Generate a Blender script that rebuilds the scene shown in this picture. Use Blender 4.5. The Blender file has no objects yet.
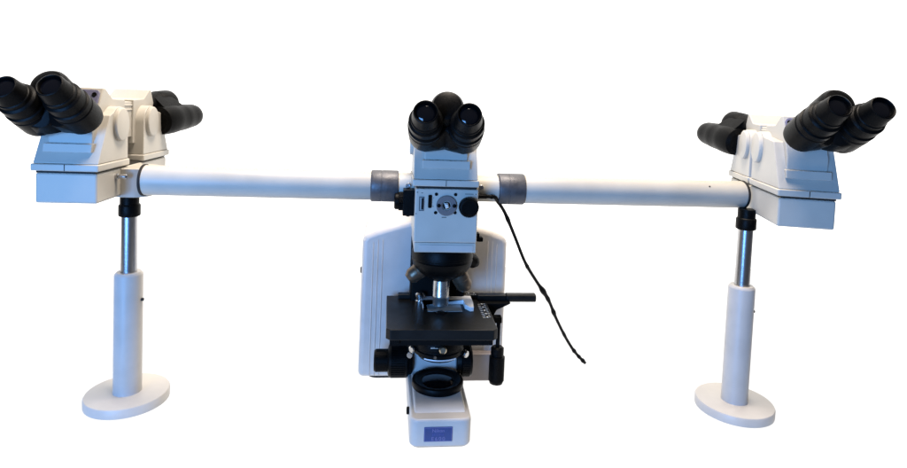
import bpy, bmesh, math, random
from math import pi, sin, cos, radians
from mathutils import Vector, Matrix
random.seed(4)
scene = bpy.context.scene
COL = scene.collection

# ------------------------------------------------------------------ materials
def mat(name, col, rough=.5, metal=0., spec=.5, bump=0., bscale=600., var=0., vscale=30., coat=0., stretch=None):
    m = bpy.data.materials.new(name); m.use_nodes = True
    nt = m.node_tree; b = nt.nodes['Principled BSDF']
    b.inputs['Base Color'].default_value = (*col, 1)
    b.inputs['Roughness'].default_value = rough
    b.inputs['Metallic'].default_value = metal
    b.inputs['Specular IOR Level'].default_value = spec
    b.inputs['Coat Weight'].default_value = coat
    b.inputs['Coat Roughness'].default_value = .05
    tc = nt.nodes.new('ShaderNodeTexCoord')
    src = tc.outputs['Object']
    if stretch:
        mp = nt.nodes.new('ShaderNodeMapping'); mp.inputs['Scale'].default_value = stretch
        nt.links.new(src, mp.inputs['Vector']); src = mp.outputs['Vector']
    if var:
        n = nt.nodes.new('ShaderNodeTexNoise'); n.inputs['Scale'].default_value = vscale; n.inputs['Detail'].default_value = 5
        nt.links.new(src, n.inputs['Vector'])
        r = nt.nodes.new('ShaderNodeMapRange'); r.inputs[1].default_value = .3; r.inputs[2].default_value = .7
        r.inputs[3].default_value = 1 - var; r.inputs[4].default_value = 1 + var * .4
        nt.links.new(n.outputs['Fac'], r.inputs[0])
        mx = nt.nodes.new('ShaderNodeMix'); mx.data_type = 'RGBA'; mx.blend_type = 'MULTIPLY'; mx.inputs[0].default_value = 1
        mx.inputs[6].default_value = (*col, 1); nt.links.new(r.outputs[0], mx.inputs[7])
        nt.links.new(mx.outputs[2], b.inputs['Base Color'])
        rr = nt.nodes.new('ShaderNodeMapRange'); rr.inputs[1].default_value = .3; rr.inputs[2].default_value = .7
        rr.inputs[3].default_value = rough * .85; rr.inputs[4].default_value = min(1, rough * 1.2)
        nt.links.new(n.outputs['Fac'], rr.inputs[0]); nt.links.new(rr.outputs[0], b.inputs['Roughness'])
    if bump:
        n2 = nt.nodes.new('ShaderNodeTexNoise'); n2.inputs['Scale'].default_value = bscale; n2.inputs['Detail'].default_value = 3
        nt.links.new(src, n2.inputs['Vector'])
        bp = nt.nodes.new('ShaderNodeBump'); bp.inputs['Strength'].default_value = bump; bp.inputs['Distance'].default_value = .001
        nt.links.new(n2.outputs['Fac'], bp.inputs['Height']); nt.links.new(bp.outputs['Normal'], b.inputs['Normal'])
    return m

PAINT = mat('cream_paint', (.475, .446, .39), .42, spec=.35, bump=.10, bscale=900, var=.09, vscale=14)
PAINT2 = mat('pale_paint', (.46, .44, .415), .40, spec=.35, bump=.10, bscale=900, var=.10, vscale=20)
TRIM = mat('blue_trim', (.13, .13, .21), .45, spec=.4, var=.05)
BLACK = mat('black_plastic', (.0028, .0028, .0028), .38, spec=.07, bump=.25, bscale=1100, var=.2, vscale=60)
MATTE = mat('matte_black', (.003, .003, .003), .7, spec=.08, var=.2)
STAGE = mat('black_anodised', (.006, .006, .0055), .42, spec=.2, bump=.08, bscale=1500, var=.25, vscale=22)
RUBBER = mat('black_rubber', (.0028, .0028, .0028), .38, spec=.07, bump=.3, bscale=900)
GLASS = mat('lens_glass', (.003, .003, .004), .10, spec=.35)
CHROME = mat('chrome', (.50, .50, .50), .22, metal=1.)
SATIN = mat('satin_silver', (.26, .25, .26), .30, metal=.6, spec=.5)
STEEL = mat('brushed_steel', (.40, .40, .41), .30, metal=1., bump=.15, bscale=60, stretch=(1, 1, 40))
GUN = mat('gunmetal_band', (.085, .085, .092), .48, metal=.45, spec=.4, bump=.35, bscale=260, var=.2, vscale=70)
BRONZE = mat('bronze_barrel', (.13, .095, .065), .38, metal=.75, var=.15, vscale=50)
BRASS = mat('dull_brass', (.42, .36, .26), .32, metal=1.)
SLIDE = mat('silver_holder', (.80, .80, .79), .35, metal=.05, var=.1, vscale=40)
GLASSPLATE = mat('specimen_glass', (.30, .32, .32), .12, spec=.5, var=.1)
BLUE = mat('blue_nameplate', (.016, .048, .165), .4, spec=.4, var=.12, vscale=90)
PRINT = mat('grey_print', (.13, .14, .32), .5)
WHITEMARK = mat('white_print', (.62, .62, .58), .55)
DARKGAP = mat('dark_gap', (.02, .018, .016), .7, spec=.2)
ARC = mat('pale_glint', (.62, .64, .66), .3, spec=.6)
TABLE = mat('white_tabletop', (.90, .90, .90), .6, spec=.2, var=.02, vscale=6)

# ------------------------------------------------------------------ mesh helpers
def NB(): return bmesh.new()

def box(bm, x0, x1, y0, y1, z0, z1, M=None):
    vs = [bm.verts.new(Vector(p)) for p in ((x0,y0,z0),(x1,y0,z0),(x1,y1,z0),(x0,y1,z0),(x0,y0,z1),(x1,y0,z1),(x1,y1,z1),(x0,y1,z1))]
    for f in ((0,3,2,1),(4,5,6,7),(0,1,5,4),(1,2,6,5),(2,3,7,6),(3,0,4,7)): bm.faces.new([vs[i] for i in f])
    if M: bmesh.ops.transform(bm, matrix=M, verts=vs)

def prism(bm, pts, a, b, axis='x', M=None):
    """polygon pts swept from a to b along axis; pts are (y,z) for x, (x,z) for y, (x,y) for z"""
    def P(p, t):
        return Vector({'x': (t, p[0], p[1]), 'y': (p[0], t, p[1]), 'z': (p[0], p[1], t)}[axis])
    A = [bm.verts.new(P(p, a)) for p in pts]; B = [bm.verts.new(P(p, b)) for p in pts]
    n = len(pts)
    fs = [bm.faces.new(A), bm.faces.new(B)]
    for i in range(n): fs.append(bm.faces.new((A[i], A[(i+1) % n], B[(i+1) % n], B[i])))
    bmesh.ops.recalc_face_normals(bm, faces=fs)
    if M: bmesh.ops.transform(bm, matrix=M, verts=A + B)

def frame(o, d, up=Vector((0, 0, 1))):
    d = Vector(d).normalized()
    x = Vector(up).cross(d)
    if x.length < 1e-5: x = Vector((1, 0, 0))
    x.normalize(); y = d.cross(x)
    M = Matrix((x, y, d)).transposed().to_4x4(); M.translation = Vector(o)
    return M

def lathe(bm, prof, M=None, n=56, knurl=0., teeth=0):
    """profile of (radius, height) turned about local z"""
    rings = []; allv = []
    for r, h in prof:
        if r < 1e-6:
            v = bm.verts.new((0, 0, h)); rings.append([v]); allv.append(v)
        else:
            ring = []
            for k in range(n):
                a = 2 * pi * k / n
                ring.append(bm.verts.new((r * cos(a), r * sin(a), h)))
            rings.append(ring); allv += ring
    fs = []
    for A, B in zip(rings, rings[1:]):
        if len(A) == 1 and len(B) == 1: continue
        for k in range(n):
            k2 = (k + 1) % n
            if len(A) == 1: fs.append(bm.faces.new((A[0], B[k2], B[k])))
            elif len(B) == 1: fs.append(bm.faces.new((A[k], A[k2], B[0])))
            else: fs.append(bm.faces.new((A[k], A[k2], B[k2], B[k])))
    for R_, rev in ((rings[0], True), (rings[-1], False)):
        if len(R_) > 1: fs.append(bm.faces.new(R_[::-1] if rev else R_))
    bmesh.ops.recalc_face_normals(bm, faces=fs)
    if M: bmesh.ops.transform(bm, matrix=M, verts=allv)

def knurled(bm, r, h0, h1, M, teeth=36, depth=.0012):
    pts = []
    for k in range(teeth):
        for j, rr in ((0, r), (.45, r), (.55, r - depth), (.95, r - depth)):
            a = 2 * pi * (k + j) / teeth; pts.append((rr * cos(a), rr * sin(a)))
    prism(bm, pts, h0, h1, 'z', M)

def hull(bm, pts):
    vs = [bm.verts.new(p) for p in pts]
    g = bmesh.ops.convex_hull(bm, input=vs)
    bmesh.ops.delete(bm, geom=[v for v in g['geom_interior'] if isinstance(v, bmesh.types.BMVert)], context='VERTS')

def circ(c, r, M, h, n=40, a0=0, a1=2 * pi):
    return [M @ Vector((c[0] + r * cos(a0 + (a1 - a0) * k / n), c[1] + r * sin(a0 + (a1 - a0) * k / n), h)) for k in range(n)]

def sweep(bm, pts, rad, n=10):
    pts = [Vector(p) for p in pts]; rings = []
    for i, p in enumerate(pts):
        d = (pts[min(i + 1, len(pts) - 1)] - pts[max(i - 1, 0)]).normalized()
        M = frame(p, d, (0, 1, 0)); r = rad(i / (len(pts) - 1)) if callable(rad) else rad
        rings.append([bm.verts.new(M @ Vector((r * cos(2*pi*k/n), r * sin(2*pi*k/n), 0))) for k in range(n)])
    for A, B in zip(rings, rings[1:]):
        for k in range(n): bm.faces.new((A[k], A[(k+1) % n], B[(k+1) % n], B[k]))
    bm.faces.new(rings[0][::-1]); bm.faces.new(rings[-1])

def rrect(x0, x1, y0, y1, r, n=6):
    out = []
    for cx, cy, a in ((x1 - r, y1 - r, 0), (x0 + r, y1 - r, pi/2), (x0 + r, y0 + r, pi), (x1 - r, y0 + r, 3*pi/2)):
        for k in range(n + 1):
            t = a + pi / 2 * k / n; out.append((cx + r * cos(t), cy + r * sin(t)))
    return out

def catmull(P, sub=10):
    P = [Vector(p) for p in P]; Q = [2*P[0]-P[1]] + P + [2*P[-1]-P[-2]]; out = []
    for i in range(1, len(Q) - 2):
        for k in range(sub):
            t = k / sub
            out.append(.5 * ((2*Q[i]) + (-Q[i-1]+Q[i+1])*t + (2*Q[i-1]-5*Q[i]+4*Q[i+1]-Q[i+2])*t*t + (-Q[i-1]+3*Q[i]-3*Q[i+1]+Q[i+2])*t**3))
    return out + [P[-1]]

def part(name, bm, m, parent=None, bevel=0., seg=3, M=None, label=None, sharp=32):
    if M: bmesh.ops.transform(bm, matrix=M, verts=bm.verts)
    me = bpy.data.meshes.new(name); bm.to_mesh(me); bm.free()
    me.materials.append(m)
    for p in me.polygons: p.use_smooth = True
    o = bpy.data.objects.new(name, me); COL.objects.link(o)
    if bevel:
        b = o.modifiers.new('Bevel', 'BEVEL'); b.width = bevel; b.segments = seg; b.limit_method = 'ANGLE'
        b.angle_limit = radians(28); b.harden_normals = True; b.miter_outer = 'MITER_ARC'
    else:
        me.set_sharp_from_angle(angle=radians(sharp))
    if parent: o.parent = parent
    if label: o['label'] = label
    return o

def thing(name, label, cat, loc=(0, 0, 0), group=None):
    o = bpy.data.objects.new(name, None); COL.objects.link(o); o.location = loc
    o.empty_display_size = .02
    o['label'] = label; o['category'] = cat
    if group: o['group'] = group
    return o

def T(x, y, z): return Matrix.Translation((x, y, z))
def RZ(a): return Matrix.Rotation(a, 4, 'Z')

# ------------------------------------------------------------------ a tilting binocular head
def carved(name, profile, hw, cut, m, parent, bevel, M):
    """profile swept across the head, the centre of its front carved away down to the recess"""
    A = NB(); prism(A, profile, -hw, hw); bmesh.ops.recalc_face_normals(A, faces=A.faces)
    B = NB(); prism(B, [(-.05, .0345), (.0195, .0345), (.0195, .2), (-.05, .2)], -cut, cut); bmesh.ops.recalc_face_normals(B, faces=B.faces)
    os_ = []
    for bm in (A, B):
        me = bpy.data.meshes.new(name); bm.to_mesh(me); bm.free()
        o = bpy.data.objects.new(name, me); COL.objects.link(o); os_.append(o)
    md = os_[0].modifiers.new('Boolean', 'BOOLEAN'); md.operation = 'DIFFERENCE'; md.object = os_[1]; md.solver = 'EXACT'
    bpy.context.view_layer.update()
    me = bpy.data.meshes.new_from_object(os_[0].evaluated_get(bpy.context.evaluated_depsgraph_get()))
    bm = NB(); bm.from_mesh(me)
    for o in os_:
        d_ = o.data; bpy.data.objects.remove(o); bpy.data.meshes.remove(d_)
    bpy.data.meshes.remove(me)
    bmesh.ops.dissolve_limit(bm, angle_limit=.002, verts=bm.verts, edges=bm.edges)
    return bm

def head(parent, M, alpha, tilt=0., sx=1., yaw=0., length=.130, dx=0., dz=0., reach=.136, hood=False):
    a = radians(alpha)
    X = lambda v: v * sx
    pr = .0345; pc = (length - .0045 - pr, .0795)
    cheek = [(.004, .0128), (.046, .098)] + [(pc[0] + pr * cos(t), pc[1] + pr * sin(t)) for t in [radians(135 - 135 * k / 14) for k in range(15)]] + [(length - .0035, .0128)]
    bm = NB()
    prism(bm, rrect(X(-.0560), X(.0560), 0, length, .003), 0, .0126, 'z')
    hs = part('head_housing', bm, PAINT, parent, .0022, M=M)
    part('cheek_cover', carved('cheek_cover', cheek, X(.0537), X(.0372), PAINT, hs, .002, M), PAINT, hs, .0020, M=M)
    bm = NB()
    inner = [(.0190, .036), (.0190, .071), (.058, .147), (.066, .147), (.094, .128), (.145, .126), (.145, .036)]
    prism(bm, inner, X(-.0366), X(.0366))
    part('front_block', bm, PAINT, hs, .0020, M=M)
    bm = NB()
    prism(bm, [(.0075, .0325), (.0098, .0478), (.030, .0482), (.030, .0325)], X(-.0402), X(.0402))
    part('front_step', bm, PAINT, hs, .0012, M=M)
    for s in (-1, 1):
        bm = NB()
        lathe(bm, [(.0315, 0), (.0315, .0050), (.0300, .0066), (.0285, .0070), (0, .0070)],
              frame((X(s * .0535), pc[0], .0805), (s, 0, 0)) @ Matrix.Diagonal((.86, 1, 1, 1)), 64)
        part('pivot_cap', bm, PAINT, hs, M=M)
    bm = NB(); box(bm, -.0006, .0006, -.0004, .01, .0010, .0118)
    part('flange_seam', bm, DARKGAP, hs, M=M)
    # blue trim plate on the inclined panel; binocular frame: w along the eyepieces, v up
    o = Vector((0, .0405, .109))
    F0 = frame((0, .0385, .109), Vector((0, -.8897, .4566)), (0, 0, 1))
    bm = NB()
    prism(bm, rrect(X(-.0335), X(.0335), -.018, .0375, .008), -.001, .0035, 'z', F0)
    part('trim_plate', bm, TRIM, hs, .0012, M=M)
    for s in (-1, 1):
        bm = NB()
        lathe(bm, [(.0042, .003), (.0042, .0046), (.0022, .0046), (.0022, .0038), (0, .0038)], F0 @ T(s * .0255, .0275, 0), 20)
        part('trim_screw', bm, MATTE, hs, M=M)
    d = Vector((cos(a) * sin(radians(yaw)), -cos(a) * cos(radians(yaw)), sin(a)))
    B = frame(o + Vector((dx, 0, dz)), d, (0, 0, 1)) @ RZ(radians(tilt))
    bv = -.027; q = reach / .136
    bm = NB()
    lathe(bm, [(.026, -.016), (.027, .0), (.0295, .018), (.0295, .044), (.0305, .046), (.0305, .080), (.0295, .087), (.0255, .0935), (.018, .0965), (0, .0975)], B @ T(0, .005, 0) @ Matrix.Diagonal((1, 1, q, 1)))
    for s in (-1, 1):
        hull(bm, circ((0, .0), .0280, B, .022) + circ((s * .0355, bv), .0305, B, .018, 8) + circ((s * .0355, bv), .0300, B, .020) + circ((0, .0), .0265, B, .070 * q)
             + circ((s * .0355, bv), .0300, B, .058 * q) + circ((s * .020, bv - .003), .0290, B, .045) + circ((s * .012, bv + .002), .026, B, .012))
    if hood:
        hull(bm, circ((-.034, bv), .0310, B, .016) + circ((.034, bv), .0310, B, .016) + circ((-.034, bv), .0285, B, .080) + circ((.034, bv), .0285, B, .080)
             + circ((0, .004), .0300, B, .016) + circ((0, .006), .0290, B, .062))
    hull(bm, circ((0, -.010), .024, B, -.006) + circ((0, -.020), .030, B, .020) + circ((0, -.024), .028, B, .040))
    part('binocular_body', bm, BLACK, hs, M=M, sharp=28)
    for s in (-1, 1):
        E = B @ T(s * .0362, bv, 0) @ Matrix.Diagonal((1.03, 1.03, q, 1))
        bm = NB()
        if hood:
            lathe(bm, [(0, .008), (.022, .008), (.0300, .013), (.0318, .024), (.0318, .045), (.0308, .060), (.0302, .0615), (.0298, .080), (.0288, .095), (.0282, .0965), (.0272, .112),
                       (.0258, .124), (.0230, .133), (.0200, .1375), (.0185, .1375), (.0178, .134), (.0168, .131), (0, .131)], E, 64)
        else: lathe(bm, [(0, .010), (.022, .010), (.0285, .015), (.0306, .024), (.0312, .060), (.0300, .062), (.0300, .0640), (.0310, .0655), (.0310, .0745),
                   (.0282, .0765), (.0282, .0840), (.0294, .0855), (.0290, .0985), (.0268, .101), (.0250, .102), (.0250, .110), (.0234, .1115), (.0234, .114),
                   (.0228, .1155), (.0212, .134), (.0202, .1380), (.0186, .1390), (.0176, .1378), (.0168, .134), (.0168, .131), (0, .131)], E, 64)
        part('eyepiece_tube', bm, RUBBER, hs, M=M, sharp=24)
        bm = NB()
        lathe(bm, [(.0163, .1305), (.0163, .1325), (.014, .1340), (.009, .1352), (.004, .1357), (0, .1358)], E, 48)
        part('eyepiece_lens', bm, GLASS, hs, M=M)
    return hs

# ------------------------------------------------------------------ central microscope
ms = thing('microscope', 'white upright microscope with black stage and eyepieces, between the two long side tubes', 'microscope', (0, 0, 0))

# base with raised lamp platform and ramp to the stand
bm = NB()
prism(bm, rrect(-.0555, .0555, -.1435, .16, .016, 8), .001, .0525, 'z')
base = part('base', bm, PAINT2, ms, .005, 4)
bm = NB()
prism(bm, [(-.128, .045), (-.119, .0535), (-.106, .0572), (-.09, .0580), (.0275, .0580), (.0310, .064), (.0360, .082), (.044, .108), (.058, .14), (.11, .14), (.11, .045)], -.0478, .0478)
part('lamp_platform', bm, PAINT2, base, .005, 4)
bm = NB()
prism(bm, rrect(-.052, .052, -.1395, .15, .014, 8), 0, .0015, 'z')
part('base_foot', bm, RUBBER, base)
bm = NB(); RC = T(.002, -.026, 0)
lathe(bm, [(.0475, .055), (.0495, .057), (.0512, .060), (.0512, .0680), (.0500, .0700), (.0455, .0708), (.0440, .0695), (.040, .0672), (.0335, .0665), (.0325, .0652), (0, .0652)], RC, 72)
lamp = part('field_ring', bm, BLACK, base)
bm = NB()
lathe(bm, [(.0315, .0645), (.0310, .0662), (.022, .0680), (.010, .0692), (0, .0695)], RC, 56)
part('field_lens', bm, GLASS, base)
bm = NB()
lathe(bm, [(.0068, -.004), (.0068, .004), (.0055, .005), (0, .005)], frame((-.0555, -.088, .040), (-1, 0, 0)), 28)
part('base_switch', bm, BLACK, base)
# name plate
bm = NB()
prism(bm, rrect(-.0302, .0208, .0125, .0392, .0012), -.1446, -.1425, 'y')
plate = part('nameplate', bm, BLUE, base, .0004, 2)
bm = NB()
x0, x1, z0, z1 = -.0292, .0198, .0135, .0382
for q in ((x0, x1, z1 - .0006, z1), (x0, x1, z0, z0 + .0006), (x0, x0 + .0006, z0 + .0007, z1 - .0007), (x1 - .0006, x1, z0 + .0007, z1 - .0007)):
    box(bm, q[0], q[1], -.1449, -.1444, q[2], q[3])
part('plate_border', bm, PRINT, base)
def lettering(s, size, x, z, spacing=1., m=PRINT):
    cu = bpy.data.curves.new('lettering', 'FONT'); cu.body = s; cu.size = size; cu.align_x = 'CENTER'; cu.extrude = .00015
    cu.space_character = spacing
    tmp = bpy.data.objects.new('lettering', cu); COL.objects.link(tmp)
    bpy.context.view_layer.update()
    me = bpy.data.meshes.new_from_object(tmp.evaluated_get(bpy.context.evaluated_depsgraph_get()))
    bpy.data.objects.remove(tmp); bpy.data.curves.remove(cu)
    me.transform(T(x, -.1448, z) @ Matrix.Rotation(pi/2, 4, 'X'))
    me.materials.clear(); me.materials.append(m); me.name = 'lettering'
    o = bpy.data.objects.new('lettering', me); COL.objects.link(o); o.parent = base
    return o
lettering('Nikon', .0090, -.0047, .0299)
lettering('ECLIPSE', .0052, -.0047, .0238, 1.25, mat('faint_print', (.04, .07, .27), .5))
lettering('E600', .0098, -.0047, .0147, 1.35)

# stand body behind: broad rounded cover with upright ribs
bm = NB()
prof = [(-.161, .006), (-.1605, .310), (-.155, .323), (-.125, .335), (-.075, .350), (-.05, .356), (.05, .356), (.078, .347), (.125, .335), (.155, .323), (.1605, .310), (.161, .006)]
prism(bm, prof, .112, .300, 'y')
body = part('stand_body', bm, PAINT2, ms, .012, 5)
for xc in (-.1365, -.1262, -.1160, .1160, .1262, .1365):
    bm = NB()
    zt = .312 if abs(xc) > .13 else .318
    hull(bm, [Vector((xc + dx, y, z)) for dx, y in ((-.0022, .1125), (0, .1103), (.0022, .1125)) for z in (.012, zt - .006)] + [Vector((xc, .1125, zt))])
    part('body_rib', bm, PAINT2, body, sharp=60)
bm = NB()
prism(bm, rrect(-.140, .140, .124, .290, .02), 0, .0085, 'z')
part('body_foot', bm, DARKGAP, body)
bm = NB()
box(bm, .058, .151, .094, .125, .004, .066)
part('lamp_cover', bm, mat('grey_cover', (.20, .175, .17), .5, var=.12, vscale=25), body, .004)
bm = NB()
lathe(bm, [(.0075, -.004), (.0075, .004), (.006, .006), (0, .006)], frame((-.158, .15, .236), (-1, 0, 0)), 24)
part('side_screw', bm, BLACK, body)

# arm between body and column
bm = NB()
prism(bm, [(.115, .05), (.115, .345), (.005, .345), (.005, .452), (.16, .452), (.20, .40), (.20, .05)], -.050, .050)
arm = part('arm', bm, PAINT2, ms, .006)
bm = NB()
prism(bm, rrect(-.055, .060, .052, .108, .006), .150, .336, 'z')
part('focus_block', bm, MATTE, ms, .003)

# illuminator housing
bm = NB()
box(bm, -.0585, .0595, -.080, .060, .3565, .4575)
ill = part('illuminator_housing', bm, PAINT, ms, .0025)
bm = NB()
box(bm, -.0570, .0590, -.0785, .055, .3375, .3560)
part('lower_lip', bm, PAINT, ill, .0015)
bm = NB()
box(bm, -.0480, .0535, -.0797, -.076, .3400, .3520)
part('lip_panel', bm, PAINT2, ill, .0008)
bm = NB()
box(bm, -.0555, .0565, -.0775, .05, .4570, .4622)
part('seam_gap', bm, DARKGAP, ill)
Yp = -.0803
FR = lambda x, z, y=Yp: frame((x, y, z), (0, -1, 0))
bm = NB(); lathe(bm, [(.0192, -.002), (.0192, .0022), (.0182, .0034), (.0100, .0034), (.0088, .0020), (.0086, -.001), (0, -.001)], FR(.0000, .4268), 60)
dial = part('silver_dial', bm, SATIN, ill)
bm = NB(); lathe(bm, [(.0072, -.001), (.0072, .0016), (.0066, .0018), (0, .0018)], FR(.0000, .4268, -.0800), 36)
part('dial_socket', bm, MATTE, ill)
bm = NB(); hull(bm, [Vector(p) for p in ((-.0052, -.0816, .4318), (.0030, -.0816, .4330), (.0062, -.0816, .4232), (-.0014, -.0816, .4204), (-.0030, -.0868, .4290), (.0014, -.0872, .4306), (.0034, -.0862, .4242), (-.0004, -.0866, .4226))])
part('dial_crystal', bm, WHITEMARK, ill, .0006, 2)
for x, z in ((-.0145, .4270), (.0145, .4270)):
    bm = NB(); lathe(bm, [(.0036, 0), (.0036, .0042), (.0026, .0046), (0, .0046)], FR(x, z), 20)
    part('dial_screw', bm, BLACK, ill)
for x, z in ((-.0196, .4476), (.0163, .4478), (-.0198, .4130), (.0166, .4137)):
    bm = NB(); lathe(bm, [(.0031, -.001), (.0031, .0006), (.0024, .0009), (0, .0004)], FR(x, z), 18)
    part('panel_screw', bm, BLACK, ill)
bm = NB(); K = FR(.0408, .4262)
lathe(bm, [(.0150, -.001), (.0150, .003), (.0182, .004), (.0182, .006)], K, 48); knurled(bm, .0186, .006, .016, K, 40, .0009)
lathe(bm, [(.0176, .016), (.0168, .0175), (.0140, .0180), (.0130, .0172), (0, .0172)], K, 48)
part('control_knob', bm, BLACK, ill)
bm = NB()
for q in ((-.0512, -.0419, .4160, .4172), (-.0512, -.0419, .4412, .4424), (-.0512, -.0500, .4172, .4412), (-.0431, -.0419, .4172, .4412)): box(bm, q[0], q[1], -.0814, -.0795, q[2], q[3])
part('window_frame', bm, GUN, ill, .0003, 2)
bm = NB(); box(bm, -.0500, -.0431, -.0806, -.0795, .4172, .4412)
part('window_pane', bm, GLASSPLATE, ill)
bm = NB(); box(bm, -.0466, -.0434, -.0811, -.0803, .4185, .4400)
part('window_slider', bm, MATTE, ill)
bm = NB(); prism(bm, rrect(-.0344, -.0278, .4216, .4462, .0020), -.0822, -.0795, 'y')
part('black_slot', bm, MATTE, ill, .0005, 2)
for q in ((.0340, .0500, .4486, .4496), (-.0080, .0010, .4040, .4052), (-.0562, -.0535, .4497, .4512), (-.0478, -.0444, .4490, .4500), (-.0572, -.0548, .4098, .4112), (-.0260, -.0240, .4240, .4252), (-.0252, -.0236, .4405, .4412), (.0540, .0556, .4478, .4500)):
    bm = NB(); box(bm, q[0], q[1], -.0803, -.0796, q[2], q[3]); part('panel_mark', bm, DARKGAP, ill)
# knob on the left flank, lever on the right flank
K = frame((-.0580, -.030, .4245), (-1, 0, 0))
bm = NB()
box(bm, -.0800, -.0570, -.056, -.006, .4010, .4500)
knurled(bm, .0178, .018, .030, K, 30, .0014)
lathe(bm, [(.0160, .030), (.0158, .0365), (.0135, .0385), (0, .0385)], K, 40)
lathe(bm, [(.0035, -.004), (.0035, .006), (0, .006)], frame((-.0690, -.030, .4010), (0, 0, -1)), 16)
part('filter_slider', bm, BLACK, ill, .0015, 2)
bm = NB()
box(bm, .0560, .0765, -.012, .006, .3480, .3590); box(bm, .0705, .0840, -.010, .004, .3420, .3505)
part('aperture_lever', bm, MATTE, ill, .0015, 2)
bm = NB()
lathe(bm, [(.0058, 0), (.0058, .010), (.0045, .011), (.0045, .024), (.0034, .026), (.0034, .0345), (0, .0345)], frame((.0590, -.030, .4370), (1, 0, 0)), 24)
part('lamp_socket', bm, BLACK, ill)

# head on top
hm = T(-.0022, -.0825, .4620)
hd = head(ms, hm, 21, -1.4, 1.115, -4.2, .135, -.0018, .0005, .150)
bm = NB(); prism(bm, [(.06, .03), (.06, .12), (.10, .126), (.15, .12), (.15, .03)], -.043, .043)
part('head_back', bm, PAINT, hd, .003, M=hm)

# nosepiece with objectives
AX = (.0035, -.006)
bm = NB(); N = T(AX[0], AX[1], 0)
lathe(bm, [(.050, .3372), (.058, .332), (.0615, .322), (.0615, .313), (.0590, .3115), (.0590, .309), (.0610, .307), (.0585, .297), (.051, .286), (.040, .277), (.027, .270), (.0205, .2655), (0, .2655)], N, 72)
nose = part('nosepiece', bm, BLACK, ms, sharp=24)
bm = NB()
lathe(bm, [(.0158, .268), (.0158, .262), (.0162, .260), (.0162, .2345), (.0166, .2335), (.0166, .2285), (.0160, .2275), (.0158, .2140), (.0130, .2110), (.0080, .2085), (.005, .2070), (0, .2070)], N, 56)
part('objective', bm, mat('polished_objective', (.55, .53, .50), .26, metal=.9, var=.1, vscale=60), nose, label='polished silver objective')
def objective(dirv, start, scale, m, lab):
    O = frame(start, dirv); bm = NB(); s = scale
    lathe(bm, [(.0155*s, -.02), (.0155*s, .010), (.0168*s, .012), (.0168*s, .022), (.0158*s, .0235), (.0158*s, .036), (.0135*s, .040), (.0090*s, .046), (0, .046)], O, 44)
    return part('objective', bm, m, nose, label=lab)
objective((-.74, -.10, -.56), (-.0275, -.010, .2950), 1.0, BRONZE, 'short brown objective')
objective((.46, .02, -.86), (.0335, -.004, .2830), 1.06, BRONZE, 'dark bronze objective')
objective((.80, .25, -.40), (.0420, .022, .3060), .9, BLACK, 'black objective')
objective((-.40, .70, -.66), (-.022, .028, .2900), .9, BLACK, 'black objective')

# stage
bm = NB()
ch = .008
prism(bm, [(-.104 + ch, -.103), (.104 - ch, -.106), (.104, -.098), (.107, .085), (-.104, .085), (-.104, -.095)], .1800, .2000, 'z')
stage = part('stage', bm, STAGE, ms, .0016)
bm = NB()
prism(bm, [(-.0965, -.094), (.0965, -.096), (.099, .080), (-.097, .080)], .1665, .1805, 'z')
for x in (-.088, .080): box(bm, x, x + .010, -.099, -.090, .1720, .1790)
part('stage_carriage', bm, MATTE, stage, .0012, 2)
bm = NB(); lathe(bm, [(.0136, .1985), (.0136, .2007), (.0120, .2009), (.0115, .2004), (0, .2004)], T(.0035, -.014, 0), 40)
part('stage_opening', bm, MATTE, stage)
bm = NB(); lathe(bm, [(.0088, .2003), (.0085, .2010), (.004, .2016), (0, .2018)], T(.0035, -.014, 0), 32)
part('condenser_lens', bm, GLASS, stage)
bm = NB()
box(bm, -.080, .090, .060, .076, .2000, .2105); box(bm, .088, .150, .0500, .0690, .2005, .2125)
prism(bm, rrect(.0485, .0695, .1975, .2140, .006, 4), .1500, .2150, 'x')
travel = part('travel_bar', bm, STAGE, stage, .0018)
bm = NB()
for k in range(14):
    box(bm, .066 + k * .0045, .0666 + k * .0045, .0605, .0640 + (.003 if k % 5 == 0 else 0), .2104, .2108)
for k in range(5):
    box(bm, .070 + k * .0115, .0725 + k * .0115, .0688, .0715, .2104, .2109)
part('bar_scale', bm, WHITEMARK, stage)
bm = NB()
prism(bm, [(.088, .200), (.088, .172), (.1205, .172), (.128, .186), (.150, .196), (.158, .2005)], .036, .066, 'y')
part('bar_bracket', bm, MATTE, stage, .002)
bm = NB()
prism(bm, [(-.030, .006), (-.030, .030), (.0545, .030), (.0545, .004), (.064, -.012), (.071, -.010), (.0735, .020), (.0735, .057), (-.026, .057)], .2002, .2095, 'z')
part('slide_holder', bm, SLIDE, stage, .0008, 2)
bm = NB()
box(bm, -.022, .048, -.012, .0290, .2002, .2014)
part('specimen_slide', bm, GLASSPLATE, stage, .0003, 2)
bm = NB(); lathe(bm, [(.0105, .2000), (.0105, .206), (.0085, .2075), (.0085, .2130), (.0105, .2150), (.0105, .2190), (.0075, .2225), (0, .2235)], T(-.0350, .040, 0), 36)
part('clip_knob', bm, CHROME, stage)
bm = NB()
for k in range(9):
    y = .030 - k * .0092
    box(bm, .0850, .0905, y, y + .0011, .2000, .2004)
    if k % 2 == 0: box(bm, .0925, .0960, y + .001, y + .0050, .2000, .2004)
    box(bm, .0975, .1010 + (.001 if k % 3 == 0 else 0), y + .003, y + .0040, .2000, .2004)
part('stage_scale', bm, WHITEMARK, stage)
bm = NB(); Kd = T(.1290, .018, 0)
lathe(bm, [(.0042, .180), (.0042, .1145)], Kd, 20)
lathe(bm, [(.010, .116), (.0135, .113), (.0135, .100), (.0120, .0985), (.0120, .096), (.0158, .0945)], Kd, 40)
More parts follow.
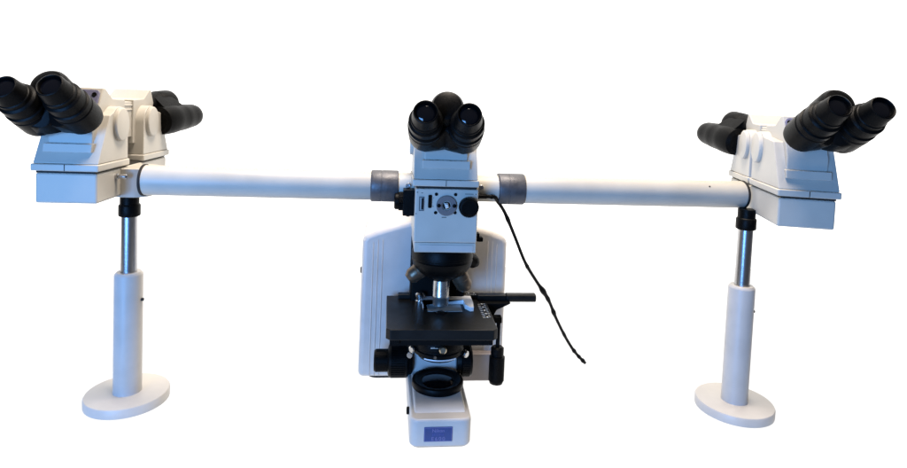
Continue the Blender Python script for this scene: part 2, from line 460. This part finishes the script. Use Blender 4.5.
knurled(bm, .0162, .0945 - .050, .0945, Kd, 34, .001)
lathe(bm, [(.0156, .0445), (.0135, .0385), (.008, .0360), (0, .0360)], Kd, 40)
box(bm, .098, .134, .010, .026, .168, .180)
part('drive_knob', bm, BLACK, stage)

# condenser
bm = NB(); Cn = T(.0015, -.020, 0)
lathe(bm, [(.040, .166), (.0490, .160), (.0500, .156), (.0500, .142), (.0480, .140), (.0480, .136), (.0500, .134), (.0500, .1275), (.046, .1245), (.0395, .117), (.030, .1125), (0, .1125)], Cn, 72)
cond = part('condenser', bm, BLACK, ms, sharp=24)
bm = NB()
pts = []
for k in range(25):
    t = radians(-128 + 76 * k / 24); pts.append((.0015 + .0487 * cos(t), -.020 + .0487 * sin(t), .1256))
sweep(bm, pts, .0017, 8)
part('condenser_glint', bm, ARC, cond)  # pale arc paints the light reflected along the condenser's front edge
bm = NB(); lathe(bm, [(.0035, -.01), (.0035, .010), (.0068, .011), (.0072, .020), (.005, .0225), (0, .0225)], frame((.0040, -.066, .1505), (0, -1, .15)), 28)
part('condenser_screw', bm, BRASS, cond)
for x, z, s in ((-.0495, .136, -1), (.0525, .1255, 1)):
    bm = NB(); lathe(bm, [(.0030, -.012), (.0030, .004), (.0062, .005), (.0066, .013), (.0045, .0150), (0, .0150)], frame((x * .92, -.030, z), (s * .55, -.83, .0)), 24)
    part('condenser_screw', bm, CHROME, cond)
bm = NB(); lathe(bm, [(.0040, -.012), (.0040, .006), (.0055, .007), (.0055, .010), (0, .010)], frame((-.0530, -.018, .1180), (-.3, -.95, .0)), 22)
part('condenser_screw', bm, CHROME, cond)
bm = NB(); lathe(bm, [(.0030, -.01), (.0034, .004), (.0030, .006), (0, .006)], frame((-.0090, -.066, .1330), (0, -1, 0)), 18)
part('condenser_screw', bm, CHROME, cond)
bm = NB(); box(bm, -.018, -.004, -.0705, -.0690, .1500, .1506); box(bm, -.018, -.010, -.0705, -.0690, .1518, .1523)
part('condenser_mark', bm, WHITEMARK, cond)
bm = NB(); box(bm, -.055, .055, .0, .07, .118, .150)
part('condenser_carrier', bm, MATTE, cond, .003)

# focus knobs either side of the base
def focus(s, x_in):
    K = frame((s * x_in, .048, .0745), (s, 0, 0)); bm = NB()
    if s < 0:
        lathe(bm, [(.028, -.008), (.030, .0), (.0345, .003), (.0345, .0070)], K, 56)
        knurled(bm, .0345, .007, .036, K, 42, .0016)
        lathe(bm, [(.0335, .036), (.0315, .0405), (.0260, .0425), (.0235, .043)], K, 56)
        knurled(bm, .0228, .043, .068, K, 34, .0010)
        lathe(bm, [(.0222, .068), (.0200, .0715), (.008, .0720), (0, .0715)], K, 48)
    else:
        lathe(bm, [(.026, -.008), (.028, .0), (.0335, .002)], K, 56)
        knurled(bm, .0338, .002, .018, K, 42, .0012)
        lathe(bm, [(.0330, .018), (.0310, .0225), (.0240, .0240), (0, .0240)], K, 56)
    return part('focus_knob', bm, BLACK, ms, label='stepped focus knob' if s < 0 else 'flat focus knob')
focus(-1, .0545); focus(1, .0560)

# ------------------------------------------------------------------ long bridge tubes
def bridge(xa, xb, collar, s, label):
    t = thing('bridge_tube', label, 'tube', ((xa + xb) / 2, 0, .449), 'bridge tubes either side of the microscope')
    L = T(-(xa + xb) / 2, 0, -.449)
    Mx = lambda x: frame((x, 0, .449), (1, 0, 0))
    c0, c1 = collar
    bm = NB()
    a, b = (xa, c0) if s < 0 else (c1, xb)
    lathe(bm, [(.0272, 0), (.0284, .0015), (.0284, b - a - .001), (.0278, b - a)], Mx(a), 80)
    tb = part('tube', bm, PAINT, t, M=L)
    xj = a + (.0 if s < 0 else b - a)
    bm = NB(); lathe(bm, [(.0300, -.0022), (.0300, .0022)], Mx(xj), 64); part('end_seal', bm, DARKGAP, tb, M=L)
    bm = NB()
    lathe(bm, [(.0290, -.0006), (.0306, .0006), (.0312, .002), (.0312, (c1-c0)*.36), (.0306, (c1-c0)*.37), (.0306, (c1-c0)*.40), (.0312, (c1-c0)*.41), (.0312, c1-c0-.002), (.0306, c1-c0-.0006), (.0290, c1-c0)], Mx(c0), 80)
    part('collar', bm, GUN, t, M=L)
    bm = NB()
    a2, b2 = (c1, xb) if s < 0 else (xa, c0)
    lathe(bm, [(.0268, 0), (.0268, b2 - a2)], Mx(a2), 64)
    part('adapter', bm, PAINT, t, M=L)
    bm = NB()
    xs = -.0705 if s < 0 else .0725
    lathe(bm, [(.0048, -.004), (.0048, .0035), (.0040, .0045), (.0030, .0045), (.0026, .003), (0, .003)], frame((xs, -.0262, .4545), (0, -1, .12)), 24)
    part('clamp_screw', bm, STEEL, t, M=L)
    for xx in (() if s < 0 else (.55,)):
        bm = NB(); lathe(bm, [(.0018, -.001), (.0018, .0006), (0, .0006)], frame((xx, -.0284 * cos(.7), .449 + .0284 * sin(.7)), (0, -cos(.7), sin(.7))), 14)
        part('tube_screw', bm, DARKGAP, tb, M=L)
    return t
bridge(-.567, -.0590, (-.1420, -.0892), -1, 'long white tube whose grey collar is beside the square black knob of the microscope')
bridge(.0600, .6350, (.1100, .1632), 1, 'long white tube with a grey collar near the black cable plug')

# ------------------------------------------------------------------ double viewing heads on the tube ends
def viewing(origin, yaw, label, front, rear, inner, sx, lf, lr, total=.328):
    t = thing('viewing_head', label, 'viewing head', origin, 'double viewing heads at the tube ends')
    M = RZ(yaw); s = inner; left = s > 0
    head(t, M, sx=sx, length=lf, **front)
    head(t, M @ T(0, total, 0) @ RZ(pi), sx=sx, length=lr, **rear)
    bm = NB()
    y0, y1 = lf - .03, total - lr + .03
    prism(bm, [(y0, .05), (y0, .118), (y0 + .004, .122), (y1 - .004, .122), (y1, .118), (y1, .05)], -.033 * sx, .033 * sx)
    for z in (.104, .113): box(bm, -.0345 * sx, .0345 * sx, y0 + .008, y1 - .008, z, z + .0035)
    part('bridge_cover', bm, PAINT, t, .0015, M=M)
    bm = NB(); box(bm, -.0480 * sx, .0480 * sx, .004, total - .006, -.0036, .0004)
    part('seam_gap', bm, DARKGAP, t, M=M)
    bm = NB()
    xo = (.0485 if left else .0480) * sx; xi = .0532 * sx
    pl = [(-s * xo, .0015), (s * xi, .0015), (s * xi, total - .012), (-s * xo, total - .012)]
    prism(bm, pl, -.0565, -.0032, 'z')
    bx = part('junction_box', bm, PAINT, t, .004, 4, M=M)
    if left:
        bm = NB()
        prism(bm, rrect(.026, .1015, .090, .176, .030, 8), -.0595, -.0042, 'z')
        part('tube_adaptor', bm, PAINT, bx, .0015, 2, M=M)
    bm = NB()
    yk = .072 if left else total - .066
    lathe(bm, [(.0055, -.004), (.0055, .004), (.0042, .005), (.0042, .012), (.0050, .013), (.0050, .018), (.003, .020), (0, .020)],
          frame((s * xi, yk, -.0165), (s, 0, 0)), 24)
    part('lock_screw', bm, STEEL if left else BLACK, bx, M=M)
    return t
viewing((-.6690, -.0780, .4718), radians(0.), 'double viewing head with black eyepieces and blue-lit front, on the left post',
        dict(alpha=32.5, tilt=5.5, yaw=-6.2, dx=-.0074, dz=-.0063, reach=.121), dict(alpha=6, tilt=0, yaw=-21, dx=-.010, dz=-.004, reach=.128, hood=True), 1, 1.0, .124, .140)
viewing((.6535, -.1750, .4718), radians(-17), 'double viewing head with black eyepieces and grey front, on the post nearest the cable',
        dict(alpha=29.5, tilt=-.4, yaw=11.6, dx=.0092, dz=.0165, reach=.131), dict(alpha=8, tilt=0, yaw=25, dx=.010, dz=-.002, reach=.130, hood=True), -1, .955, .170, .150)

# ------------------------------------------------------------------ support posts
def post(x, y, label, ztop, lift):
    t = thing('support_post', label, 'support post', (x, y, 0), 'telescopic posts under the viewing heads')
    bm = NB(); lathe(bm, [(.0745, 0), (.0765, .001), (.0768, .0155), (.0752, .0182), (.0735, .0188), (0, .0188)], None, 96)
    part('round_base', bm, PAINT2, t)
    zt = lift
    bm = NB(); lathe(bm, [(.0262, .0186), (.0257, .021), (.0257, zt - .006), (.0250, zt - .0035), (.0215, zt), (.0150, zt), (.0150, zt - .003)], None, 64)
    col = part('outer_tube', bm, PAINT2, t)
    bm = NB(); lathe(bm, [(.0148, zt - .01), (.0148, ztop - .035)], None, 56)
    part('steel_rod', bm, STEEL, t)
    bm = NB(); lathe(bm, [(.0150, ztop - .043), (.0192, ztop - .041), (.0197, ztop - .039), (.0197, ztop - .021), (.0187, ztop - .019), (.0172, ztop - .018), (.0172, ztop), (0, ztop)], None, 56)
    part('clamp_collar', bm, BLACK, t)
    bm = NB(); lathe(bm, [(.003, -.002), (.003, .004), (0, .0045)], frame((.0255, -.003, zt - .055), (1, 0, 0)), 14)
    part('lock_screw', bm, DARKGAP, col)
    return t
post(-.6120, .0440, 'white telescopic post on a round base, under the head with the bluer front', .4128, .2600)
post(.6305, -.0290, 'white telescopic post on a round base, under the head with the greyer front', .4235, .2640)

# ------------------------------------------------------------------ cable
bm = NB()
pts = catmull([(.0925, -.030, .4370), (.1010, -.0270, .4350), (.1098, -.015, .4244), (.1281, 0, .3996), (.1579, .03, .3437), (.1892, .06, .2826), (.2197, .085, .2379), (.2586, .11, .1845),
               (.2856, .13, .1331), (.32, .155, .0755), (.3482, .168, .0358), (.378, .178, .0045)], 12)
lumps = ((.30, .012, .0012), (.475, .01, .0010), (.60, .016, .0030), (.635, .012, .0016), (.70, .012, .0020), (.80, .01, .0008), (.90, .010, .0016), (.945, .008, .0014), (.98, .010, .0018))
def rad(t): return .0034 + (.0012 if t < .04 else 0) + sum(h * math.exp(-((t - c) / w) ** 2) for c, w, h in lumps)
sweep(bm, pts, rad, 12)
cb = part('power_cable', bm, RUBBER, None, sharp=60)
cb['label'] = 'thin black cable with small knots trailing down from the microscope to the white table'; cb['category'] = 'cable'

# ------------------------------------------------------------------ table top: translucent white sheet, whitened by an added unseen light from below
m = bpy.data.materials.new('translucent_white'); m.use_nodes = True
nt = m.node_tree; nt.nodes.remove(nt.nodes['Principled BSDF'])
df = nt.nodes.new('ShaderNodeBsdfDiffuse'); tr = nt.nodes.new('ShaderNodeBsdfTranslucent'); mxs = nt.nodes.new('ShaderNodeMixShader')
nz = nt.nodes.new('ShaderNodeTexNoise'); nz.inputs['Scale'].default_value = 8
rg = nt.nodes.new('ShaderNodeMapRange'); rg.inputs[3].default_value = .88; rg.inputs[4].default_value = .94
nt.links.new(nz.outputs['Fac'], rg.inputs[0]); nt.links.new(rg.outputs[0], df.inputs['Color'])
tr.inputs['Color'].default_value = (.92, .92, .92, 1); mxs.inputs[0].default_value = .90
nt.links.new(df.outputs[0], mxs.inputs[1]); nt.links.new(tr.outputs[0], mxs.inputs[2])
nt.links.new(mxs.outputs[0], nt.nodes['Material Output'].inputs['Surface'])
bm = NB()
bm.faces.new([bm.verts.new((x, y, 0)) for x, y in rrect(-1.5, 1.6, -.22, 1.0, .05)])
tb = part('table_surface', bm, m)
tb['kind'] = 'structure'

# ------------------------------------------------------------------ light: world shaped blank white behind, dim and cool in front
w = bpy.data.worlds.new('World'); scene.world = w; w.use_nodes = True
nt = w.node_tree; bg = nt.nodes['Background']
tc = nt.nodes.new('ShaderNodeTexCoord'); sp = nt.nodes.new('ShaderNodeSeparateXYZ'); nt.links.new(tc.outputs['Generated'], sp.inputs[0])
mr = nt.nodes.new('ShaderNodeMapRange'); mr.interpolation_type = 'SMOOTHSTEP'
mr.inputs[1].default_value = .05; mr.inputs[2].default_value = .50
nt.links.new(sp.outputs['Y'], mr.inputs[0])
mx = nt.nodes.new('ShaderNodeMix'); mx.data_type = 'RGBA'; nt.links.new(mr.outputs[0], mx.inputs[0])
mx.inputs[6].default_value = (.08, .085, .10, 1); mx.inputs[7].default_value = (1.9, 1.86, 1.8, 1)
nt.links.new(mx.outputs[2], bg.inputs['Color']); bg.inputs['Strength'].default_value = 1

def area(name, loc, target, size, power, col):
    l = bpy.data.lights.new(name, 'AREA'); l.size = size; l.energy = power; l.color = col
    o = bpy.data.objects.new(name, l); COL.objects.link(o); o.location = loc
    o.rotation_euler = (Vector(target) - Vector(loc)).to_track_quat('-Z', 'Y').to_euler()
area('window_light', (-1.2, -2.1, .45), (-.1, 0, .28), .9, 82, (.15, .41, .95))
area('ceiling_lamp', (.12, -.10, 2.8), (.05, .0, .3), 1.0, 140, (1., .87, .74))
area('under_table_fill', (0, .3, -1.6), (0, .3, 0), 5.5, 66, (1., 1., 1.))  # added unseen fill from below, keeps the tabletop white and shadowless

# ------------------------------------------------------------------ camera
cam = bpy.data.cameras.new('Camera'); co = bpy.data.objects.new('Camera', cam); COL.objects.link(co); scene.camera = co
f, cx, cy, p, r, yw = 580.43, 453.5, 132.29, .0522, .0407, -.1098
F = Vector((0, cos(p), -sin(p))); U0 = Vector((0, sin(p), cos(p))); R0 = Vector((1, 0, 0))
Rv = cos(r) * R0 + sin(r) * U0; Uv = cos(r) * U0 - sin(r) * R0
m3 = Matrix((Rv, Uv, -F)).transposed().to_4x4()
co.matrix_world = Matrix.Translation((-.110, -1.1474, .62)) @ RZ(yw) @ m3
cam.sensor_width = 36; cam.lens = 36 * f / 907
cam.shift_y = -(234 - cy) / 907
cam.clip_start = .05; cam.clip_end = 100

scene.view_settings.view_transform = 'Standard'; scene.view_settings.look = 'None'
scene.view_settings.exposure = 0; scene.view_settings.gamma = 1
